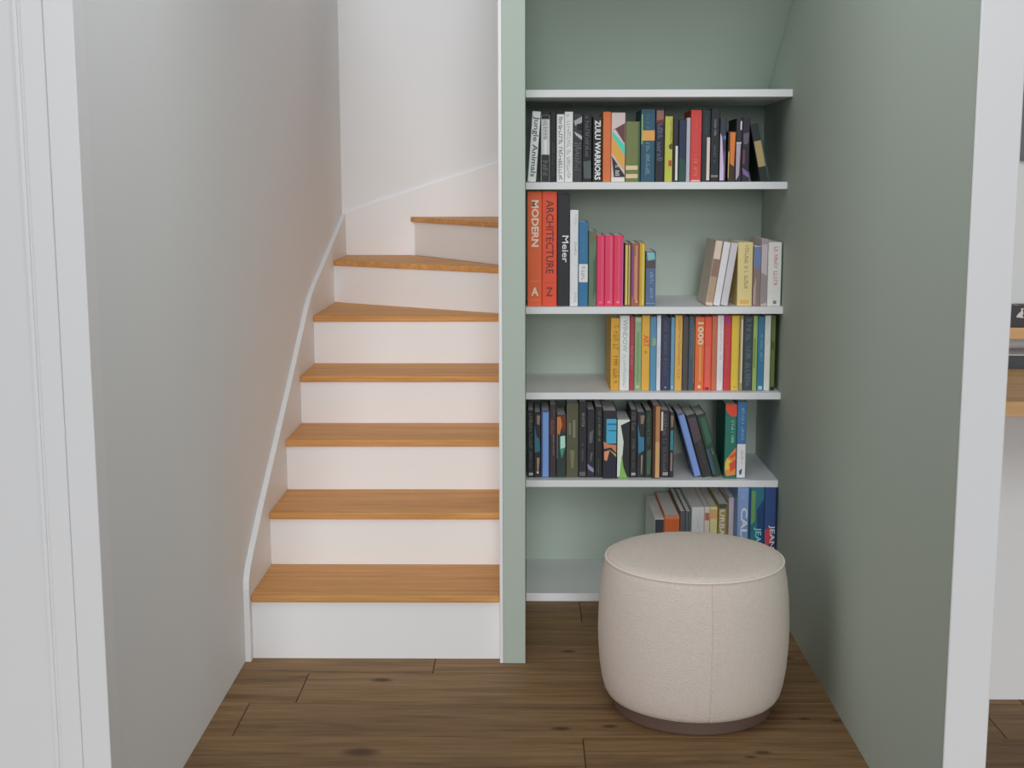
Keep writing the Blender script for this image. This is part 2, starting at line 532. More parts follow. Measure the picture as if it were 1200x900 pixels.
def make_book(name, w, d, hgt, rgb, marks, seed):
    """a book standing on z = 0, spine towards -y at y = 0, x centred; parts: cover, pages, title, spine_print"""
    root = empty(name, (0, 0, 0))
    c = min(0.0024, w * 0.16)          # rounded shoulders of the spine
    t = min(0.0020, w * 0.14)
    a = w / 2
    outer = [(-a, d), (-a, c), (-a + c * 0.3, c * 0.3), (-a + c, 0), (a - c, 0), (a - c * 0.3, c * 0.3), (a, c), (a, d)]
    inner = [(a - t, d), (a - t, c + t), (-a + t, c + t), (-a + t, d)]
    bm = bmesh.new()
    # the U of boards and spine, as quads between matched outlines
    lo = [(o, i) for o, i in (((-a, d), (-a + t, d)), ((-a, c), (-a + t, c + t)), ((-a + c * 0.3, c * 0.3), (-a + t, c + t)), ((-a + c, 0), (-a + t + 0.0003, c + t)),
                              ((a - c, 0), (a - t - 0.0003, c + t)), ((a - c * 0.3, c * 0.3), (a - t, c + t)), ((a, c), (a - t, c + t)), ((a, d), (a - t, d)))]
    rings = []
    for (o, i) in lo:
        rings.append([bm.verts.new((o[0], o[1], 0)), bm.verts.new((o[0], o[1], hgt)), bm.verts.new((i[0], i[1], hgt)), bm.verts.new((i[0], i[1], 0))])
    for p, q in zip(rings[:-1], rings[1:]):
        for k_ in range(4):
            bm.faces.new((p[k_], q[k_], q[(k_ + 1) % 4], p[(k_ + 1) % 4]))
    bm.faces.new(rings[0])
    bm.faces.new(rings[-1][::-1])
    bmesh.ops.remove_doubles(bm, verts=bm.verts, dist=1e-6)
    from_bm('cover', bm, cover_mat(rgb), root)
    box('pages', -a + t + 0.0001, a - t - 0.0001, c + t + 0.0002, d - 0.003, 0.0015, hgt - 0.002, PAGES, root)
    eps = 0.00025
    lay = 0
    rr = random.Random(seed)
    for mk in marks:
        lay += 1
        y = -eps * lay - 0.00015
        if mk[0] in 'rp':
            if mk[0] == 'r':
                x0, x1, z0, z1 = mk[2:]
                poly = [(x0, z0), (x1, z0), (x1, z1), (x0, z1)]
            else:
                poly = mk[2]
            lim = 0.5 - c / w * 0.55
            co = [(max(-lim, min(lim, px)) * w, y, max(0.002, min(0.998, pz)) * hgt) for px, pz in poly]
            if sum(p_[0] * q_[2] - q_[0] * p_[2] for p_, q_ in zip(co, co[1:] + co[:1])) < 0:
                co.reverse()
            me = bpy.data.meshes.new('spine_print')
            me.from_pydata(co, [], [tuple(range(len(co)))])
            mesh_obj('spine_print', me, print_mat(mk[1]), root)
        elif mk[0] == 'f':
            # an unreadable line of lettering: short strokes of uneven length
            _, col_, z0, z1, hf, xo = mk
            ch = hf * w
            col_ = tuple(int(0.7 * p_ + 0.3 * q_) for p_, q_ in zip(col_, rgb))
            bm2 = bmesh.new()
            z = z1 * hgt
            n_ = 0
            while z > z0 * hgt + ch * 0.3 and n_ < 40:
                n_ += 1
                if rr.random() < 0.13:
                    z -= ch * 0.5
                    continue
                st_ = max(0.0009, ch * 0.17)
                xa = xo * w - ch / 2
                xb = xa + ch * rr.choice((0.7, 1.0, 1.0))
                quads = [(xa, xb, z - st_, z)]
                if rr.random() < 0.75:
                    quads.append((xa, xa + ch * rr.choice((0.25, 0.5, 0.9)), z - st_ * 3.2, z - st_ * 2.2))
                xm = rr.choice((xa, xb - st_, (xa + xb) / 2))
                quads.append((xm, xm + st_, z - st_ * 3.0, z))
                for (q0, q1, q2, q3) in quads:
                    bm2.faces.new([bm2.verts.new(v) for v in ((q0, y, q2), (q1, y, q2), (q1, y, q3), (q0, y, q3))])
                z -= ch * 0.72
            if len(bm2.faces):
                from_bm('title', bm2, print_mat(col_), root)
            else:
                bm2.free()
        else:
            s_, col_, z0, z1, hf, xo = mk[1:]
            V, Fs = text_mesh(s_)
            if mk[0] == 't':      # reads downwards, letter tops to the right
                co = [(xo * w + (v - 0.5) * hf * w, y, (z1 - u * (z1 - z0)) * hgt) for u, v in V]
            else:
                co = [(xo * w + (u - 0.5) * hf * w, y, (z0 + v * (z1 - z0)) * hgt) for u, v in V]
            me = bpy.data.meshes.new('title')
            me.from_pydata(co, [], Fs)
            mesh_obj('title', me, print_mat(col_), root)
    return root


# row, x, y, z, thickness, depth, height, lean (radians), cover colour, label, marks on the spine
BOOKS = [
    (1,0.0247,4.11,1.3465,0.0257,0.17,0.213,0.0714,(193,196,193),'pale grey book with dark script title, leaning right at left end of top row',[('t','Jungle Animals',(70,72,76),0.07,0.93,0.8,0)]),
    (1,0.054,4.11,1.3465,0.0272,0.17,0.2022,0,(168,166,168),'book with grey upper and black lower spine, second on top row',[('r',(30,30,32),-0.5,0.5,0.94,1),('r',(40,39,40),-0.5,0.5,0,0.41),('f',(120,116,120),0.62,0.92,0.5,0),('r',(214,214,212),-0.12,0.14,0.42,0.63),('f',(70,68,68),0.05,0.36,0.6,0)]),
    (1,0.0779,4.11,1.3465,0.0193,0.17,0.2124,0,(26,27,30),'slim black book beside the grey and black book on top row',[('f',(78,77,76),0.25,0.56,0.5,0),('f',(58,57,56),0.08,0.24,0.5,0)]),
    (1,0.1004,4.11,1.3465,0.0236,0.17,0.2046,0,(199,199,197),'white book with bold black spine capitals on top row',[('f',(46,46,46),0.03,0.96,0.5,0)]),
    (1,0.1258,4.11,1.3465,0.0252,0.17,0.2123,0,(203,203,201),'white book with thin grey spine lettering on top row',[('f',(128,128,128),0.03,0.96,0.45,0)]),
    (1,0.1532,4.11,1.3465,0.0276,0.17,0.2045,0,(50,50,52),'dark book with a large grey eye on its spine, top row',[('p',(140,140,142),((-0.5,0.9),(0.5,0.97),(0.5,0.88),(-0.3,0.83))),('p',(158,158,160),((-0.5,0.75),(0.5,0.68),(0.5,0.62),(-0.2,0.69))),('p',(20,20,22),((-0.1,0.86),(0.4,0.86),(0.45,0.77),(-0.05,0.76))),('f',(112,112,112),0.32,0.58,0.75,0),('f',(96,96,98),0.05,0.3,0.75,0)]),
    (1,0.1821,4.11,1.3465,0.0289,0.17,0.2044,0,(29,30,33),'black book with spaced grey capitals, right of the eye book on top row',[('f',(120,120,122),0.38,0.97,0.4,0),('p',(72,78,76),((-0.4,0.3),(0.4,0.32),(0.45,0.05),(-0.3,0.05)))]),
    (1,0.2138,4.11,1.3465,0.0293,0.17,0.1967,0,(38,37,38),'black book with big white two-word title down its spine, top row',[('t','ZULU WARRIORS',(200,200,198),0.03,0.95,0.62,0.02)]),
    (1,0.2426,4.11,1.3465,0.0252,0.19,0.212,0,(188,96,52),'plain orange book on top row, left of the rainbow striped spine',[]),
    (1,0.2774,4.11,1.3465,0.0425,0.17,0.2093,0,(180,165,160),'wide book with diagonal maroon, turquoise and amber bands on top row',[('p',(92,52,60),((-0.5,0.74),(0.5,0.85),(0.5,0.55),(-0.2,0.76))),('p',(62,178,160),((-0.5,0.74),(0.5,0.53),(0.5,0.38),(-0.5,0.68))),('p',(206,150,66),((-0.5,0.68),(0.5,0.38),(0.5,0.16),(-0.5,0.42))),('p',(44,42,46),((-0.5,0.38),(0.5,0.1),(0.5,0.07),(-0.3,0.07))),('r',(190,186,180),-0.5,0.5,0,0.065),('f',(190,185,182),0.1,0.24,0.3,-0.05)]),
    (1,0.3221,4.11,1.3465,0.0445,0.17,0.1823,0,(98,106,62),'wide olive green book with two beige bars low on its spine',[('r',(196,172,140),-0.48,0.42,0.2,0.27),('r',(196,168,136),-0.48,0.42,0.06,0.13),('r',(58,82,50),0.36,0.5,0,1)]),
    (1,0.3684,4.11,1.3465,0.0435,0.2,0.2193,0,(40,74,92),'thick petrol blue book with a small orange square on spine',[('r',(224,160,82),-0.44,0.48,0.57,0.71),('f',(122,158,176),0.1,0.54,0.3,0),('f',(92,130,150),0.74,0.92,0.25,0),('r',(120,158,90),-0.5,-0.38,0.52,0.93)]),
    (1,0.4048,4.11,1.3465,0.0272,0.19,0.2218,0,(38,36,44),'tall black book with blue lettering and a red-brown portrait on top row',[('p',(130,88,76),((-0.4,0.97),(0.4,0.97),(0.4,0.85),(-0.4,0.83))),('r',(96,40,36),-0.45,0.45,0.8,0.84),('f',(112,120,160),0.3,0.79,0.6,0)]),
    (1,0.4322,4.11,1.3465,0.024,0.17,0.1974,0,(162,164,62),'lime green book with small red emblem, top row',[('p',(70,70,40),((0,0.56),(0.5,0.6),(0.5,0.5),(0.1,0.5))),('p',(160,60,48),((0,0.33),(0.4,0.33),(0.4,0.24),(0,0.24))),('f',(110,112,44),0.6,0.95,0.25,0.3)]),
    (1,0.4536,4.11,1.3465,0.0167,0.17,0.1936,0,(40,36,46),'narrow black book with a short white strip, right of the lime book',[('r',(188,184,178),-0.02,0.4,0.02,0.56)]),
    (1,0.4743,4.11,1.3465,0.0228,0.17,0.1858,0,(38,46,66),'midnight blue book fading to dark green, left of the lilac one',[('p',(36,68,60),((-0.5,0.4),(0.5,0.34),(0.5,0),(-0.5,0)))]),
    (1,0.4922,4.11,1.3465,0.0117,0.15,0.1935,0,(152,152,162),'thin lilac grey book left of the red book, top row',[]),
    (1,0.5157,4.11,1.3465,0.0334,0.18,0.2164,0,(182,58,54),'bright red hardback with small cream lettering, the only red one on top row',[('f',(220,150,120),0.08,0.32,0.3,0),('f',(205,90,84),0.35,0.9,0.25,0),('r',(196,160,150),-0.4,0.4,0,0.025)]),
    (1,0.5465,4.11,1.3465,0.0261,0.18,0.2164,0,(36,42,46),'black green book with a beige strip low on its spine, right of red',[('r',(200,180,170),0.1,0.5,0.02,0.62),('f',(70,80,84),0.65,0.92,0.3,0)]),
    (1,0.5739,4.11,1.3465,0.0266,0.18,0.2214,0,(34,37,40),'tall black book with white words, tallest right of the red book',[('f',(170,172,172),0.62,0.85,0.25,0),('f',(110,114,116),0.25,0.5,0.25,0),('r',(116,104,106),-0.4,0.4,0.06,0.09)]),
    (1,0.5982,4.11,1.3465,0.0193,0.16,0.1932,0,(48,52,62),'slate book fading into lavender near its foot, top row',[('p',(176,158,184),((-0.5,0.76),(-0.15,0.7),(0.2,0.2),(0.2,0.02),(-0.5,0.02))),('p',(92,76,104),((0.2,0.45),(0.5,0.5),(0.5,0.05),(0.2,0.02))),('r',(70,110,150),0.1,0.5,0.66,0.72)]),
    (1,0.6257,4.11,1.3465,0.0241,0.15,0.1521,0,(56,42,36),'short book with an orange flame pattern, top row',[('p',(196,106,42),((-0.25,0.98),(0.48,0.98),(0.3,0.3),(-0.2,0.36))),('p',(176,150,84),((-0.48,0.6),(-0.3,0.6),(-0.35,0.05),(-0.48,0.1)))]),
    (1,0.6473,4.11,1.3465,0.0185,0.16,0.1905,0,(46,42,48),'black book with a white top mark and silver lower half, top row',[('r',(196,192,192),0.18,0.45,0.82,0.96),('p',(150,140,152),((-0.48,0.62),(0.3,0.62),(0.1,0.1),(-0.48,0.02))),('r',(205,205,205),-0.45,0.45,0.61,0.625)]),
    (1,0.6687,4.11,1.3465,0.0228,0.16,0.193,0,(42,38,48),'black book with purple swirls that the leaning black book rests on',[('p',(112,82,140),((-0.5,0.22),(0.48,0.14),(0.48,0.06),(-0.3,0.12))),('p',(86,80,92),((-0.4,0.75),(0.4,0.77),(0.3,0.6),(-0.3,0.58))),('p',(96,54,70),((-0.5,0.5),(-0.1,0.5),(-0.1,0.28),(-0.5,0.26)))]),
    (1,0.7151,4.11,1.3465,0.03,0.17,0.176,-0.2025,(34,40,40),'black book with a gold label, leaning left at right end of top row',[('r',(150,130,88),-0.42,0.3,0.25,0.7),('r',(50,70,66),0.32,0.48,0,1)]),
    (2,0.021,4.115,0.9625,0.0452,0.24,0.3549,0,(192,84,46),'tall orange book with white capitals and letter A, left end of second row',[('t','MODERN',(214,204,188),0.52,0.925,0.5,0.03),('h','A',(220,206,186),0.09,0.165,0.5,0.02),('r',(214,140,104),-0.3,0.34,0.215,0.22),('r',(214,140,104),-0.3,0.34,0.05,0.055)]),
    (2,0.0673,4.115,0.9625,0.046,0.24,0.3548,0,(205,72,46),'tall red-orange book with dark capitals and letter Z, second row',[('t','ARCHITECTURE',(92,44,38),0.285,0.925,0.52,0.02),('h','Z',(110,46,38),0.085,0.165,0.45,0),('r',(170,60,40),-0.35,0.4,0.2,0.205)]),
    (2,0.1105,4.115,0.9625,0.0382,0.24,0.3482,0,(40,40,44),'tall charcoal book with one white name on its spine, second row',[('t','Meier',(206,204,202),0.39,0.63,0.52,0.16)]),
    (2,0.1438,4.115,0.9625,0.026,0.2,0.2984,0,(198,198,200),'slim tall white book between charcoal and blue books, second row',[('f',(120,120,126),0.52,0.68,0.28,0.2),('f',(140,140,144),0.02,0.14,0.3,0.2),('f',(150,150,154),0.85,0.95,0.25,0.2)]),
    (2,0.1729,4.115,0.9625,0.0297,0.2,0.2616,0,(46,98,136),'blue book with a square white label on the second row',[('r',(205,203,202),-0.49,0.49,0.285,0.5),('f',(150,140,140),0.3,0.47,0.35,0),('f',(90,134,166),0.56,0.82,0.25,0)]),
    (2,0.2016,4.115,0.9625,0.0245,0.2,0.234,0,(84,106,84),'moss green book left of the three magenta books',[('p',(98,90,66),((-0.5,0.99),(0.5,0.99),(0.5,0.9),(-0.5,0.8))),('p',(60,84,66),((0.1,0.6),(0.5,0.7),(0.5,0.2),(0.1,0.1)))]),
    (2,0.2268,4.115,0.9625,0.0242,0.2,0.2194,0,(196,48,84),'leftmost of the three magenta books on the second row',[('r',(214,82,108),0.1,0.3,0.03,0.98),('r',(220,130,140),-0.15,0.15,0.04,0.06)]),
    (2,0.2534,4.115,0.9625,0.0274,0.2,0.2194,0,(206,56,90),'middle one of the three magenta books on the second row',[('r',(218,92,116),0.1,0.3,0.03,0.98),('r',(226,140,150),-0.15,0.15,0.04,0.07)]),
    (2,0.283,4.115,0.9625,0.0301,0.2,0.2194,0,(204,52,86),'rightmost magenta book, with a violet edge, on the second row',[('r',(132,90,158),0.38,0.5,0,0.95),('r',(216,84,110),-0.05,0.1,0.03,0.98),('r',(226,140,150),-0.2,0.1,0.04,0.07)]),
    (2,0.3116,4.115,0.9625,0.0197,0.19,0.1956,0,(100,78,60),'narrow brown book with two mustard stripes on the second row',[('r',(190,166,84),-0.38,-0.05,0.02,0.97),('r',(176,152,84),0.12,0.32,0.02,0.97)]),
    (2,0.3344,4.115,0.9625,0.0242,0.19,0.1956,0,(140,84,70),'russet and purple striped book between mustard-edged ones, second row',[('r',(108,62,112),-0.48,-0.2,0.15,0.97),('r',(186,140,108),0.1,0.24,0.05,0.96),('r',(190,110,90),-0.1,0.05,0.1,0.8),('p',(226,190,140),((0.1,0.05),(0.35,0.05),(0.22,0.1)))]),
    (2,0.3562,4.115,0.9625,0.0178,0.19,0.1955,0,(172,140,44),'mustard gold book left of the short blue book, second row',[('r',(202,176,84),0,0.3,0.02,0.98)]),
    (2,0.383,4.115,0.9625,0.0311,0.18,0.1701,0,(72,94,124),'short denim blue book with a teal picture at its top, second row',[('r',(78,66,64),-0.48,0.48,0.69,0.83),('p',(110,160,156),((-0.4,0.98),(0.3,0.98),(0.42,0.86),(-0.3,0.83))),('f',(150,172,196),0.12,0.62,0.35,0.1),('r',(120,144,174),-0.45,0.45,0.04,0.05)]),
    (2,0.5771,4.115,0.9625,0.022,0.2,0.2026,0.1436,(184,166,150),'beige and brown book, leftmost of three leaning right on the second row',[('r',(122,96,84),-0.48,0.48,0.45,0.72),('p',(150,128,104),((-0.48,0.45),(0.48,0.45),(0.48,0.05),(-0.48,0.05))),('r',(160,120,90),-0.4,0.4,0.16,0.2)]),
    (2,0.6002,4.115,0.9625,0.0213,0.2,0.1989,0.1519,(186,182,184),'pale grey paperback, middle one of three leaning right, second row',[]),
    (2,0.6242,4.115,0.9625,0.0218,0.2,0.1961,0.151,(172,168,172),'silver grey book resting against the yellow book on the second row',[]),
    (2,0.6768,4.115,0.9625,0.0467,0.23,0.1978,0,(212,192,132),'thick pale yellow book with dark lettering on the second row',[('f',(128,108,70),0.28,0.95,0.25,0.08),('p',(206,160,84),((-0.3,0.09),(0.3,0.09),(0.3,0.03),(-0.3,0.03)))]),
    (2,0.7138,4.115,0.9625,0.0239,0.2,0.1872,0,(120,100,94),'book with a blue upper and brown lower half, second row',[('r',(92,110,146),-0.49,0.49,0.62,0.98),('r',(182,190,204),-0.49,0.49,0.985,1),('p',(150,130,130),((-0.49,0.3),(-0.1,0.5),(-0.1,0.02),(-0.49,0.02)))]),
    (2,0.7362,4.115,0.9625,0.0199,0.21,0.2082,0,(168,156,158),'pinkish grey tall book left of the white one, second row right end',[('p',(130,120,120),((-0.5,0.5),(0.5,0.45),(0.5,0.05),(-0.5,0.02))),('r',(140,130,138),-0.49,0.49,0.92,1)]),
    (2,0.7683,4.115,0.9625,0.0419,0.22,0.1976,0,(196,194,190),'white book with red script lettering at right end of second row',[('f',(176,92,96),0.34,0.93,0.3,0.08),('r',(104,102,102),-0.06,0.18,0.03,0.08)]),
    (3,0.2752,4.13,0.6925,0.0277,0.24,0.2297,0,(186,138,48),'ochre gold book at left end of third row',[('f',(140,96,36),0.1,0.9,0.55,0.1)]),
    (3,0.3054,4.13,0.6925,0.0307,0.2,0.2378,0,(200,202,200),'white book with grey capitals beside the ochre book, third row',[('t','WINDOW',(140,150,146),0.52,0.95,0.5,0.05),('f',(150,156,154),0.03,0.48,0.3,0.05)]),
    (3,0.329,4.13,0.6925,0.0148,0.2,0.2351,0,(146,56,62),'narrow wine red book left of the sage one, third row',[('f',(196,140,144),0.3,0.6,0.4,0)]),
    (3,0.3478,4.13,0.6925,0.0213,0.2,0.2337,0,(124,146,112),'sage green book on the third row',[('r',(150,166,136),-0.4,0.4,0.93,0.99),('r',(180,180,130),-0.2,0.2,0.04,0.06),('p',(104,136,92),((-0.2,0.8),(0.2,0.8),(0.2,0.1),(-0.2,0.1)))]),
    (3,0.3721,4.13,0.6925,0.0256,0.2,0.2383,0,(216,162,62),'amber book with short red capitals on the third row',[('t','ART',(196,84,44),0.58,0.74,0.7,0.05),('f',(206,112,54),0.48,0.56,0.6,0.05)]),
    (3,0.3958,4.13,0.6925,0.0202,0.2,0.235,0,(74,122,150),'steel blue book with a small green patch, third row',[('p',(120,144,110),((-0.1,0.72),(0.45,0.7),(0.45,0.62),(-0.2,0.6))),('r',(82,108,164),0,0.45,0.8,0.9)]),
    (3,0.4133,4.13,0.6925,0.0131,0.2,0.2383,0,(200,202,208),'very thin white book between steel blue and navy ones, third row',[('f',(130,140,160),0.3,0.6,0.35,0)]),
    (3,0.4355,4.13,0.6925,0.029,0.2,0.2323,0,(50,54,74),'navy book with dim lettering on the third row',[('f',(92,98,118),0.2,0.95,0.4,0),('r',(150,130,130),-0.1,0.1,0.03,0.05)]),
    (3,0.4571,4.13,0.6925,0.0119,0.2,0.2323,0,(86,130,160),'very thin sky blue book right of the navy one, third row',[('r',(150,180,200),-0.2,0.2,0.03,0.06)]),
    (3,0.4756,4.13,0.6925,0.0231,0.2,0.2382,0,(190,146,68),'tan gold book with dark marks, mid third row',[('f',(120,92,60),0.05,0.95,0.3,0.1)]),
    (3,0.4973,4.13,0.6925,0.0183,0.2,0.235,0,(68,64,64),'dark brown grey book right of the tan one, third row',[]),
    (3,0.5166,4.13,0.6925,0.0186,0.2,0.235,0,(62,74,84),'blue charcoal book left of the orange book with number, third row',[('f',(110,124,134),0.45,0.95,0.3,0),('r',(150,110,84),0.34,0.48,0.1,0.9)]),
    (3,0.542,4.13,0.6925,0.0291,0.22,0.2333,0,(212,100,52),'orange book with a large cream number on its spine, third row',[('t','1000',(222,200,164),0.62,0.93,0.62,0.08),('r',(224,150,84),-0.05,0.2,0.12,0.6),('r',(222,206,184),-0.14,0.18,0.03,0.07)]),
    (3,0.5685,4.13,0.6925,0.0223,0.2,0.2344,0,(208,80,64),'coral red book right of the orange numbered book, third row',[('r',(224,98,84),-0.3,0.2,0.05,0.6),('r',(110,30,40),-0.3,0.2,0.01,0.04)]),
    (3,0.5884,4.13,0.6925,0.0158,0.2,0.2363,0,(176,92,66),'rust book with speckled spine, left of a white one, third row',[('f',(150,120,80),0.05,0.95,0.4,0)]),
    (3,0.6072,4.13,0.6925,0.0202,0.2,0.2381,0,(204,200,204),'white book with small red lettering, mid third row',[('f',(186,110,126),0.4,0.95,0.3,0.1),('f',(170,160,170),0.1,0.35,0.25,0.1)]),
    (3,0.6297,4.13,0.6925,0.0226,0.2,0.2376,0,(172,52,58),'crimson book between white and yellow books, third row',[('f',(190,96,100),0.3,0.6,0.3,0),('r',(150,44,96),-0.49,0.49,0.9,0.99)]),
    (3,0.6544,4.13,0.6925,0.0248,0.2,0.2376,0,(208,176,58),'bright yellow book right of the crimson one, third row',[('r',(164,150,74),0.3,0.5,0.02,0.98),('r',(170,150,70),-0.2,0.2,0.03,0.06)]),
    (3,0.6734,4.13,0.6925,0.0113,0.2,0.2376,0,(140,126,84),'very thin khaki book right of the bright yellow one, third row',[('r',(190,176,150),-0.1,0.3,0.1,0.95)]),
    (3,0.6945,4.13,0.6925,0.0285,0.22,0.2375,0,(56,66,74),'dark slate book with big capitals down the spine, third row',[('f',(108,122,128),0.05,0.96,0.55,0.05)]),
    (3,0.7167,4.13,0.6925,0.0139,0.2,0.2375,0,(134,156,84),'thin apple green book between slate and teal books, third row',[('r',(106,130,64),-0.3,0.1,0.3,0.7)]),
    (3,0.7351,4.13,0.6925,0.0207,0.2,0.2348,0,(50,106,136),'teal blue book with pale lettering, third row',[('f',(130,168,190),0.4,0.78,0.35,0.1),('r',(150,196,206),-0.3,0.3,0.01,0.06)]),
    (3,0.7557,4.13,0.6925,0.0188,0.2,0.238,0,(202,202,196),'white ribbed-lettered book near right end of third row',[('f',(170,172,168),0.6,0.96,0.5,0)]),
    (3,0.7732,4.13,0.6925,0.0139,0.2,0.2375,0,(86,100,48),'thin olive green book at right end of third row',[('r',(30,36,28),-0.49,0.49,0,0.05),('r',(62,74,40),-0.4,0.2,0.55,0.65)]),
    (4,0.0092,4.128,0.4105,0.0199,0.17,0.2177,0,(40,40,42),'black book with grey lettering at left end of fourth row',[('f',(126,124,120),0.68,0.95,0.6,0),('f',(110,108,106),0.42,0.64,0.55,0),('f',(116,114,112),0.12,0.38,0.35,0),('r',(150,150,148),-0.3,0.35,0.03,0.07)]),
    (4,0.0304,4.128,0.4105,0.021,0.17,0.2122,0,(44,42,44),'dark book with teal centre and brown picture, second on fourth row',[('p',(46,96,110),((-0.48,0.8),(-0.1,0.62),(0.3,0.6),(0.48,0.4),(-0.4,0.38))),('p',(128,104,84),((-0.1,0.95),(0.45,0.95),(0.3,0.8),(-0.05,0.82))),('p',(140,116,90),((-0.1,0.3),(0.35,0.3),(0.1,0.05),(0,0.05))),('r',(180,176,160),-0.1,0.2,0.06,0.09)]),
    (4,0.0556,4.128,0.4105,0.0262,0.17,0.2177,0,(62,76,112),'upright cornflower blue book third on fourth row',[('r',(98,130,184),-0.3,0.38,0.01,0.97)]),
    (4,0.0799,4.128,0.4105,0.0209,0.16,0.2356,0,(56,44,46),'maroon black book right of the blue one, fourth row',[('p',(92,54,52),((-0.4,0.8),(0.1,0.8),(0.1,0.6),(-0.4,0.58))),('f',(150,140,130),0.3,0.6,0.2,0.1),('f',(110,90,86),0.65,0.94,0.25,0.15)]),
    (4,0.1066,4.128,0.4105,0.03,0.16,0.2025,0,(40,52,50),'shorter dark book with orange flame and jade gem on spine, fourth row',[('p',(176,100,44),((-0.45,0.97),(-0.1,0.98),(0.1,0.85),(-0.2,0.68),(-0.45,0.72))),('p',(104,44,26),((0,0.98),(0.45,0.99),(0.45,0.72),(0.1,0.78))),('p',(150,196,178),((-0.1,0.66),(0.4,0.67),(0.42,0.5),(0.2,0.4),(-0.1,0.46))),('p',(52,128,104),((-0.15,0.46),(0.42,0.48),(0.05,0.3))),('r',(128,116,104),-0.5,-0.4,0.3,0.9)]),
    (4,0.1421,4.128,0.4105,0.0381,0.17,0.2397,0,(76,76,56),'wide olive brown book with two pale text columns, fourth row',[('r',(104,102,84),-0.3,-0.12,0.58,0.74),('r',(112,110,90),0.05,0.24,0.54,0.78),('p',(104,104,70),((-0.2,0.38),(0.2,0.36),(0.1,0.12),(-0.1,0.14))),('r',(110,78,60),-0.5,-0.44,0,1)]),
    (4,0.1751,4.128,0.4105,0.0256,0.17,0.243,0,(40,40,42),'tall black book with small white name, right of olive one, fourth row',[('f',(150,150,150),0.68,0.86,0.35,0.05),('f',(104,104,106),0.2,0.46,0.28,0),('p',(88,80,84),((-0.4,0.07),(0.3,0.08),(0.4,0.02),(-0.4,0.02)))]),
    (4,0.2009,4.128,0.4105,0.0242,0.16,0.2205,0,(42,41,47),'black book with a lavender flash near its foot, fourth row',[('p',(124,118,152),((-0.45,0.2),(0.4,0.13),(0.4,0.07),(-0.3,0.12))),('p',(84,84,88),((-0.2,0.66),(0.3,0.7),(0.2,0.52),(-0.2,0.5))),('p',(86,86,92),((0,0.36),(0.25,0.38),(0.1,0.25),(-0.1,0.24)))]),
    (4,0.2261,4.128,0.4105,0.0239,0.17,0.2287,0,(36,38,38),'black book with yellow green lettering left of the fish book, fourth row',[('f',(140,146,104),0.52,0.94,0.3,0.1),('f',(116,120,96),0.05,0.28,0.15,0)]),
    (4,0.2603,4.112,0.4105,0.0438,0.2,0.2191,0,(40,40,50),'wide book with bright blue panel and orange fish, fourth row',[('r',(60,146,178),-0.25,0.49,0.52,0.88),('r',(40,100,130),-0.2,0.45,0.79,0.815),('r',(40,100,130),-0.1,0.45,0.7,0.72),('p',(176,110,74),((-0.49,0.55),(-0.1,0.51),(0.49,0.5),(0.49,0.38),(0.1,0.46),(-0.4,0.44))),('p',(196,126,92),((-0.4,0.4),(0,0.42),(-0.2,0.26),(-0.4,0.28))),('p',(172,140,76),((-0.1,0.44),(0.49,0.36),(0.49,0.32)))]),
    (4,0.304,4.112,0.4105,0.0412,0.17,0.1917,0,(38,40,40),'short wide book with a white wave and green edge, fourth row',[('p',(200,206,196),((-0.5,1),(0.5,1),(0.5,0.97),(-0.22,0.9),(0,0.62),(-0.1,0.3),(-0.28,0.04),(-0.5,0.02))),('p',(112,158,78),((-0.12,0.42),(0,0.2),(0.3,0.02),(-0.3,0.02))),('r',(106,150,74),-0.4,0.48,0,0.02)]),
    (4,0.3371,4.128,0.4105,0.0206,0.17,0.2205,0,(42,41,43),'second black book with grey lettering, right of the white wave book, fourth row',[('f',(116,114,112),0.68,0.95,0.6,0),('f',(112,104,102),0.42,0.64,0.55,0),('f',(110,108,106),0.12,0.38,0.35,0),('r',(142,142,140),-0.3,0.35,0.03,0.07)]),
    (4,0.3607,4.128,0.4105,0.0248,0.17,0.2122,0,(42,44,48),'second teal picture book, right of the second grey-lettered black book, fourth row',[('p',(50,104,134),((-0.48,0.82),(-0.1,0.62),(0.4,0.62),(0.48,0.42),(-0.3,0.36))),('p',(124,100,82),((-0.1,0.95),(0.45,0.95),(0.3,0.82),(-0.05,0.82))),('p',(140,120,96),((0.05,0.34),(0.25,0.34),(0.15,0.05),(0.05,0.05)))]),
    (4,0.3849,4.128,0.4105,0.0221,0.17,0.2178,0,(40,48,42),'dark forest green book left of the tan one, fourth row',[('f',(96,112,86),0.5,0.95,0.4,0),('p',(64,84,70),((-0.2,0.4),(0.4,0.42),(0.3,0.05),(-0.2,0.04)))]),
    (4,0.4084,4.115,0.4105,0.0242,0.19,0.2359,0,(70,44,30),'tan book with dark brown edges, tallest in the right part of fourth row',[('r',(176,136,88),-0.1,0.45,0.01,0.5),('r',(160,108,68),-0.1,0.45,0.5,0.99)]),
    (4,0.4369,4.128,0.4105,0.0277,0.17,0.2178,0,(46,44,48),'black lettered book right of the tan book, fourth row',[('f',(112,108,118),0.6,0.95,0.6,0),('f',(96,90,96),0.38,0.58,0.5,0),('f',(104,102,108),0.1,0.35,0.4,0),('r',(190,186,170),-0.5,-0.25,0.7,0.98),('r',(130,130,132),-0.2,0.4,0.03,0.08)]),
    (4,0.4586,4.128,0.4105,0.0139,0.17,0.2123,0,(44,42,44),'last upright narrow book with teal stripe before the leaning ones, fourth row',[('r',(46,112,124),-0.3,0.35,0.42,0.72),('p',(120,92,80),((-0.3,0.95),(0.4,0.95),(0.3,0.78),(-0.2,0.76))),('r',(128,104,96),-0.2,0.2,0.1,0.38)]),
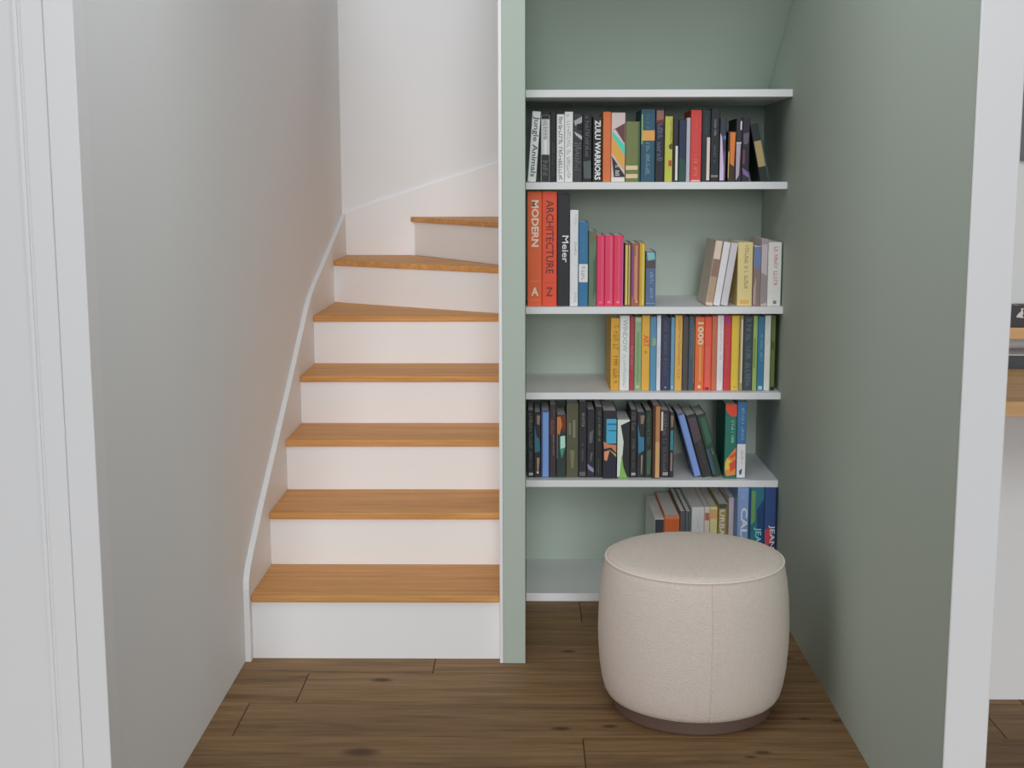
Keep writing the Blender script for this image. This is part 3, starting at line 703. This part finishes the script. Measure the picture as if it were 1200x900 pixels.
    (4,0.5325,4.128,0.4105,0.0238,0.17,0.2136,-0.2779,(66,80,116),'cornflower blue book leaning left, leftmost of three leaning ones, fourth row',[('r',(98,124,176),-0.35,0.4,0.01,0.97)]),
    (4,0.559,4.128,0.4105,0.031,0.17,0.2076,-0.2731,(46,44,46),'black brown book leaning left between blue and green ones, fourth row',[('p',(70,60,66),((-0.4,0.95),(0.4,0.95),(0.4,0.6),(-0.4,0.55))),('f',(92,84,82),0.2,0.7,0.25,0.1)]),
    (4,0.5928,4.128,0.4105,0.0293,0.17,0.2093,-0.2778,(38,58,46),'dark green book leaning left, rightmost of the three leaning ones, fourth row',[('p',(50,84,66),((-0.2,0.95),(0.4,0.95),(0.4,0.55),(-0.2,0.5))),('r',(50,74,92),-0.45,-0.1,0.05,0.45),('f',(170,190,160),0.34,0.44,0.2,0.2)]),
    (4,0.6444,4.115,0.4105,0.0373,0.2,0.2404,0,(36,98,84),'thick green book with red top and orange flower near its foot, fourth row',[('p',(192,62,44),((-0.5,1),(0.5,1),(0.5,0.84),(0.1,0.83),(-0.3,0.88),(-0.5,0.93))),('f',(180,210,196),0.48,0.8,0.24,0.15),('p',(206,126,58),((-0.5,0.1),(-0.5,0.22),(0,0.33),(0.5,0.42),(0.5,0.05),(-0.3,0.03))),('p',(206,176,72),((-0.45,0.12),(-0.3,0.28),(0.2,0.22),(0.3,0.12))),('p',(188,66,44),((-0.1,0.2),(0.5,0.26),(0.5,0.14),(0,0.09))),('p',(188,70,46),((-0.1,0.3),(0.5,0.36),(0.5,0.31),(0.1,0.27)))]),
    (4,0.6787,4.115,0.4105,0.0292,0.2,0.248,0,(54,96,138),'blue and white book at right end of fourth row',[('r',(205,204,202),-0.49,0.49,0.01,0.45),('f',(150,176,200),0.5,0.92,0.3,0.1),('f',(170,170,174),0.18,0.36,0.2,0.1),('p',(44,78,124),((-0.2,0.1),(0.15,0.13),(0.05,0.05),(-0.15,0.05)))]),
    (5,0.4261,4.15,0.0275,0.0306,0.33,0.241,0,(192,192,192),'white-paged book with dark spine at left end of lowest row',[('r',(58,62,66),-0.46,0.5,0,0.99)]),
    (5,0.4667,4.15,0.0275,0.0485,0.33,0.2524,0,(206,98,50),'orange spined book behind the ottoman on lowest row',[('r',(196,120,84),-0.49,0.49,0.95,1)]),
    (5,0.5009,4.15,0.0275,0.0176,0.33,0.2652,0,(86,88,90),'left one of two dark grey books on lowest row',[('r',(110,74,58),-0.5,-0.35,0,1)]),
    (5,0.5195,4.15,0.0275,0.0179,0.33,0.2652,0,(92,96,98),'right one of two dark grey books on lowest row',[('r',(70,74,76),-0.1,0.15,0,1)]),
    (5,0.5498,4.15,0.0275,0.0405,0.33,0.2794,0,(200,199,200),'thick white book on lowest row',[('f',(184,184,186),0.5,0.9,0.3,0)]),
    (5,0.5796,4.15,0.0275,0.0167,0.33,0.2808,0,(202,194,180),'slim white book with a red dot on lowest row',[('p',(168,92,84),((-0.4,0.93),(0.4,0.93),(0.4,0.84),(-0.4,0.84)))]),
    (5,0.6011,4.15,0.0275,0.0243,0.33,0.2809,0,(206,196,140),'cream yellow book with an amber top on lowest row',[('r',(196,150,96),-0.45,0.45,0.86,0.97)]),
    (5,0.632,4.15,0.0275,0.032,0.33,0.2905,0,(146,126,74),'olive gold book with white capitals on lowest row',[('t','URBAN',(214,208,196),0.55,0.93,0.5,-0.12),('r',(110,96,52),0.25,0.49,0,1),('r',(60,72,58),-0.49,0.3,0.95,1)]),
    (5,0.6575,4.15,0.0275,0.0173,0.33,0.312,0,(162,152,158),'lilac grey book left of the big blue book, lowest row',[]),
    (5,0.6843,4.085,0.0275,0.0355,0.27,0.3595,0,(106,132,174),'big sky blue book with large white capitals on lowest row',[('t','CALATRAVA',(206,208,216),0.02,0.82,0.6,0.1),('f',(150,168,196),0.9,0.94,0.3,0)]),
    (5,0.7268,4.08,0.0275,0.0476,0.27,0.361,0,(38,96,108),'tall teal book with pale blue name, left of the navy twin, lowest row',[('p',(90,130,78),((-0.4,0.97),(-0.1,0.97),(-0.1,0.7),(-0.4,0.66))),('p',(28,58,98),((0,0.8),(0.49,0.9),(0.49,0.1),(0.2,0.1))),('r',(26,54,96),-0.49,-0.38,0,0.99),('t','JEAN NOUVEL',(116,180,188),0.06,0.64,0.5,0.08)]),
    (5,0.772,4.08,0.0275,0.0406,0.27,0.361,0,(42,66,114),'tall navy book with red patch and pale name at right end of lowest row',[('p',(170,56,64),((-0.45,0.62),(0.1,0.64),(0.2,0.5),(-0.4,0.47))),('p',(32,34,44),((-0.45,0.46),(0.3,0.5),(0.3,0.1),(-0.45,0.05))),('t','JEAN NOUVEL',(180,176,186),0.05,0.66,0.5,0.08),('r',(24,32,52),0.34,0.5,0,1)]),
]

ROWN = {1: 'books on the top book shelf', 2: 'books on the second book shelf', 3: 'books on the third book shelf',
        4: 'books on the fourth book shelf', 5: 'books on the lowest book shelf'}
for n_, (row, x, y, z, w, d, hgt, lean, rgb, lab, marks) in enumerate(BOOKS):
    bk = make_book('book', w, d, hgt, rgb, marks, n_)
    tag(bk, lab, 'book', ROWN[row])
    if lean:
        # pivots on its lower corner: right corner when it leans right, left corner when it leans left
        sgn = 1 if lean > 0 else -1
        px = -sgn * w / 2
        bk.rotation_euler = (0, lean, 0)
        bk.location = (x + px * math.cos(lean), y, z + 0.0002 + abs(math.sin(lean)) * w / 2)
    else:
        bk.location = (x, y, z + 0.0002)

# ------------------------------------------------------------------ ottoman
ot = tag(empty('ottoman', (0.427, 3.28, 0)), 'round cream upholstered ottoman on a dark brown plinth in front of the alcove', 'ottoman')
lathe('plinth', [(0, 0.0003), (0.203, 0.0003), (0.205, 0.003), (0.205, 0.046), (0, 0.046)], PLINTHM, ot, smooth=False)
seam_a = [-PI / 2 + 0.072, PI / 6 + 0.072, 5 * PI / 6 + 0.072]
angs = sorted([2 * PI * i / 120 for i in range(120)] + [s_ % (2 * PI) + dd for s_ in seam_a for dd in (-0.012, -0.006, 0.0, 0.006, 0.012)])


def seam_r(a, z):
    r_ = 0
    for s_ in seam_a:
        dd = abs((a - s_ + PI) % (2 * PI) - PI)
        if dd < 0.02:
            r_ = min(r_, -0.0035 * max(0, 1 - dd / 0.009))
            if 0.009 < dd < 0.016:
                r_ = 0.0012
    return r_


body = [(0.20, 0.040), (0.213, 0.036), (0.221, 0.040), (0.2275, 0.052), (0.2345, 0.080), (0.2405, 0.12), (0.2440, 0.17), (0.2450, 0.21), (0.2443, 0.25),
        (0.2415, 0.30), (0.2365, 0.345), (0.2300, 0.378), (0.2265, 0.390), (0.222, 0.394), (0.15, 0.394)]
lathe('body', body, LINEN, ot, angs, seam_r)
cush = [(0.224, 0.3925), (0.2235, 0.398), (0.218, 0.4025), (0.205, 0.4065), (0.17, 0.411), (0.12, 0.4145), (0.06, 0.416), (0, 0.4165)]
lathe('seat_cushion', cush, LINEN, ot)
pr = []
bm = bmesh.new()
RR, rr_ = 0.2262, 0.0032
M_, K_ = 120, 10
grid = [[bm.verts.new(((RR + rr_ * math.cos(2 * PI * j / K_)) * math.cos(2 * PI * i / M_), (RR + rr_ * math.cos(2 * PI * j / K_)) * math.sin(2 * PI * i / M_),
                       0.3945 + rr_ * math.sin(2 * PI * j / K_))) for j in range(K_)] for i in range(M_)]
for i in range(M_):
    for j in range(K_):
        bm.faces.new((grid[i][j], grid[(i + 1) % M_][j], grid[(i + 1) % M_][(j + 1) % K_], grid[i][(j + 1) % K_]))
from_bm('piping', bm, PIPEM, ot, True)

# ------------------------------------------------------------------ the room beyond: wall desk, shelf, boxes, picture
dk = tag(empty('wall_desk', (1.5, 3.0, 0.87)), 'oak wall-mounted desk beyond the white door frame on the right', 'desk')
a = box('desk_top', 0.90 - 1.5, 2.3 - 1.5, 2.66 - 3.0, 3.3105 - 3.0, 0.8715 - 0.87, 0.9035 - 0.87, OAKD, dk, 0.002)
sh = box('desk_shelf', 0.90, 2.3, 3.20, 3.3105, 0.966, 0.995, OAKD, None, 0.002)
tag(sh, 'narrow oak shelf on the white wall above the oak desk', 'shelf')
bx = tag(empty('flat_box', (1.3, 3.19, 0.9037)), 'flat charcoal box with a pale grey lid on the oak desk', 'box')
box('box_body', -0.36, 0.25, -0.058, 0.058, 0, 0.031, paint('charcoal_plastic', (60, 62, 64), KF, 0.5, 0.2, 60.0), bx, 0.002)
box('lid', -0.36, 0.25, -0.058, 0.058, 0.0312, 0.035, paint('grey_lid', (152, 152, 154), KT, 0.5), bx, 0.001)
pb = box('patterned_box', 0.94, 1.42, 3.203, 3.255, 0.9952, 1.049, pattern('black_white_pattern', (48, 46, 46), (176, 172, 170), 38.0, 0.56), None, 0.002)
tag(pb, 'dark box with a black and white pattern on the narrow oak shelf', 'box')
pf = tag(empty('wall_picture', (1.40, 3.30, 1.55)), 'grey picture with a slim frame on the white wall above the desk', 'picture')
box('picture_sheet', -0.18, 0.2, -0.004, 0.008, -0.14, 0.14, paint('grey_print', (112, 112, 112), KF, 0.6, 0.25, 14.0), pf)
FRM = paint('picture_frame', (92, 92, 92), KF, 0.5)
box('frame', -0.195, 0.215, -0.010, 0.009, -0.152, -0.14, FRM, pf)
box('frame', -0.195, 0.215, -0.010, 0.009, 0.14, 0.152, FRM, pf)
box('frame', -0.195, -0.18, -0.010, 0.009, -0.1399, 0.1399, FRM, pf)
box('frame', 0.2, 0.215, -0.010, 0.009, -0.1399, 0.1399, FRM, pf)
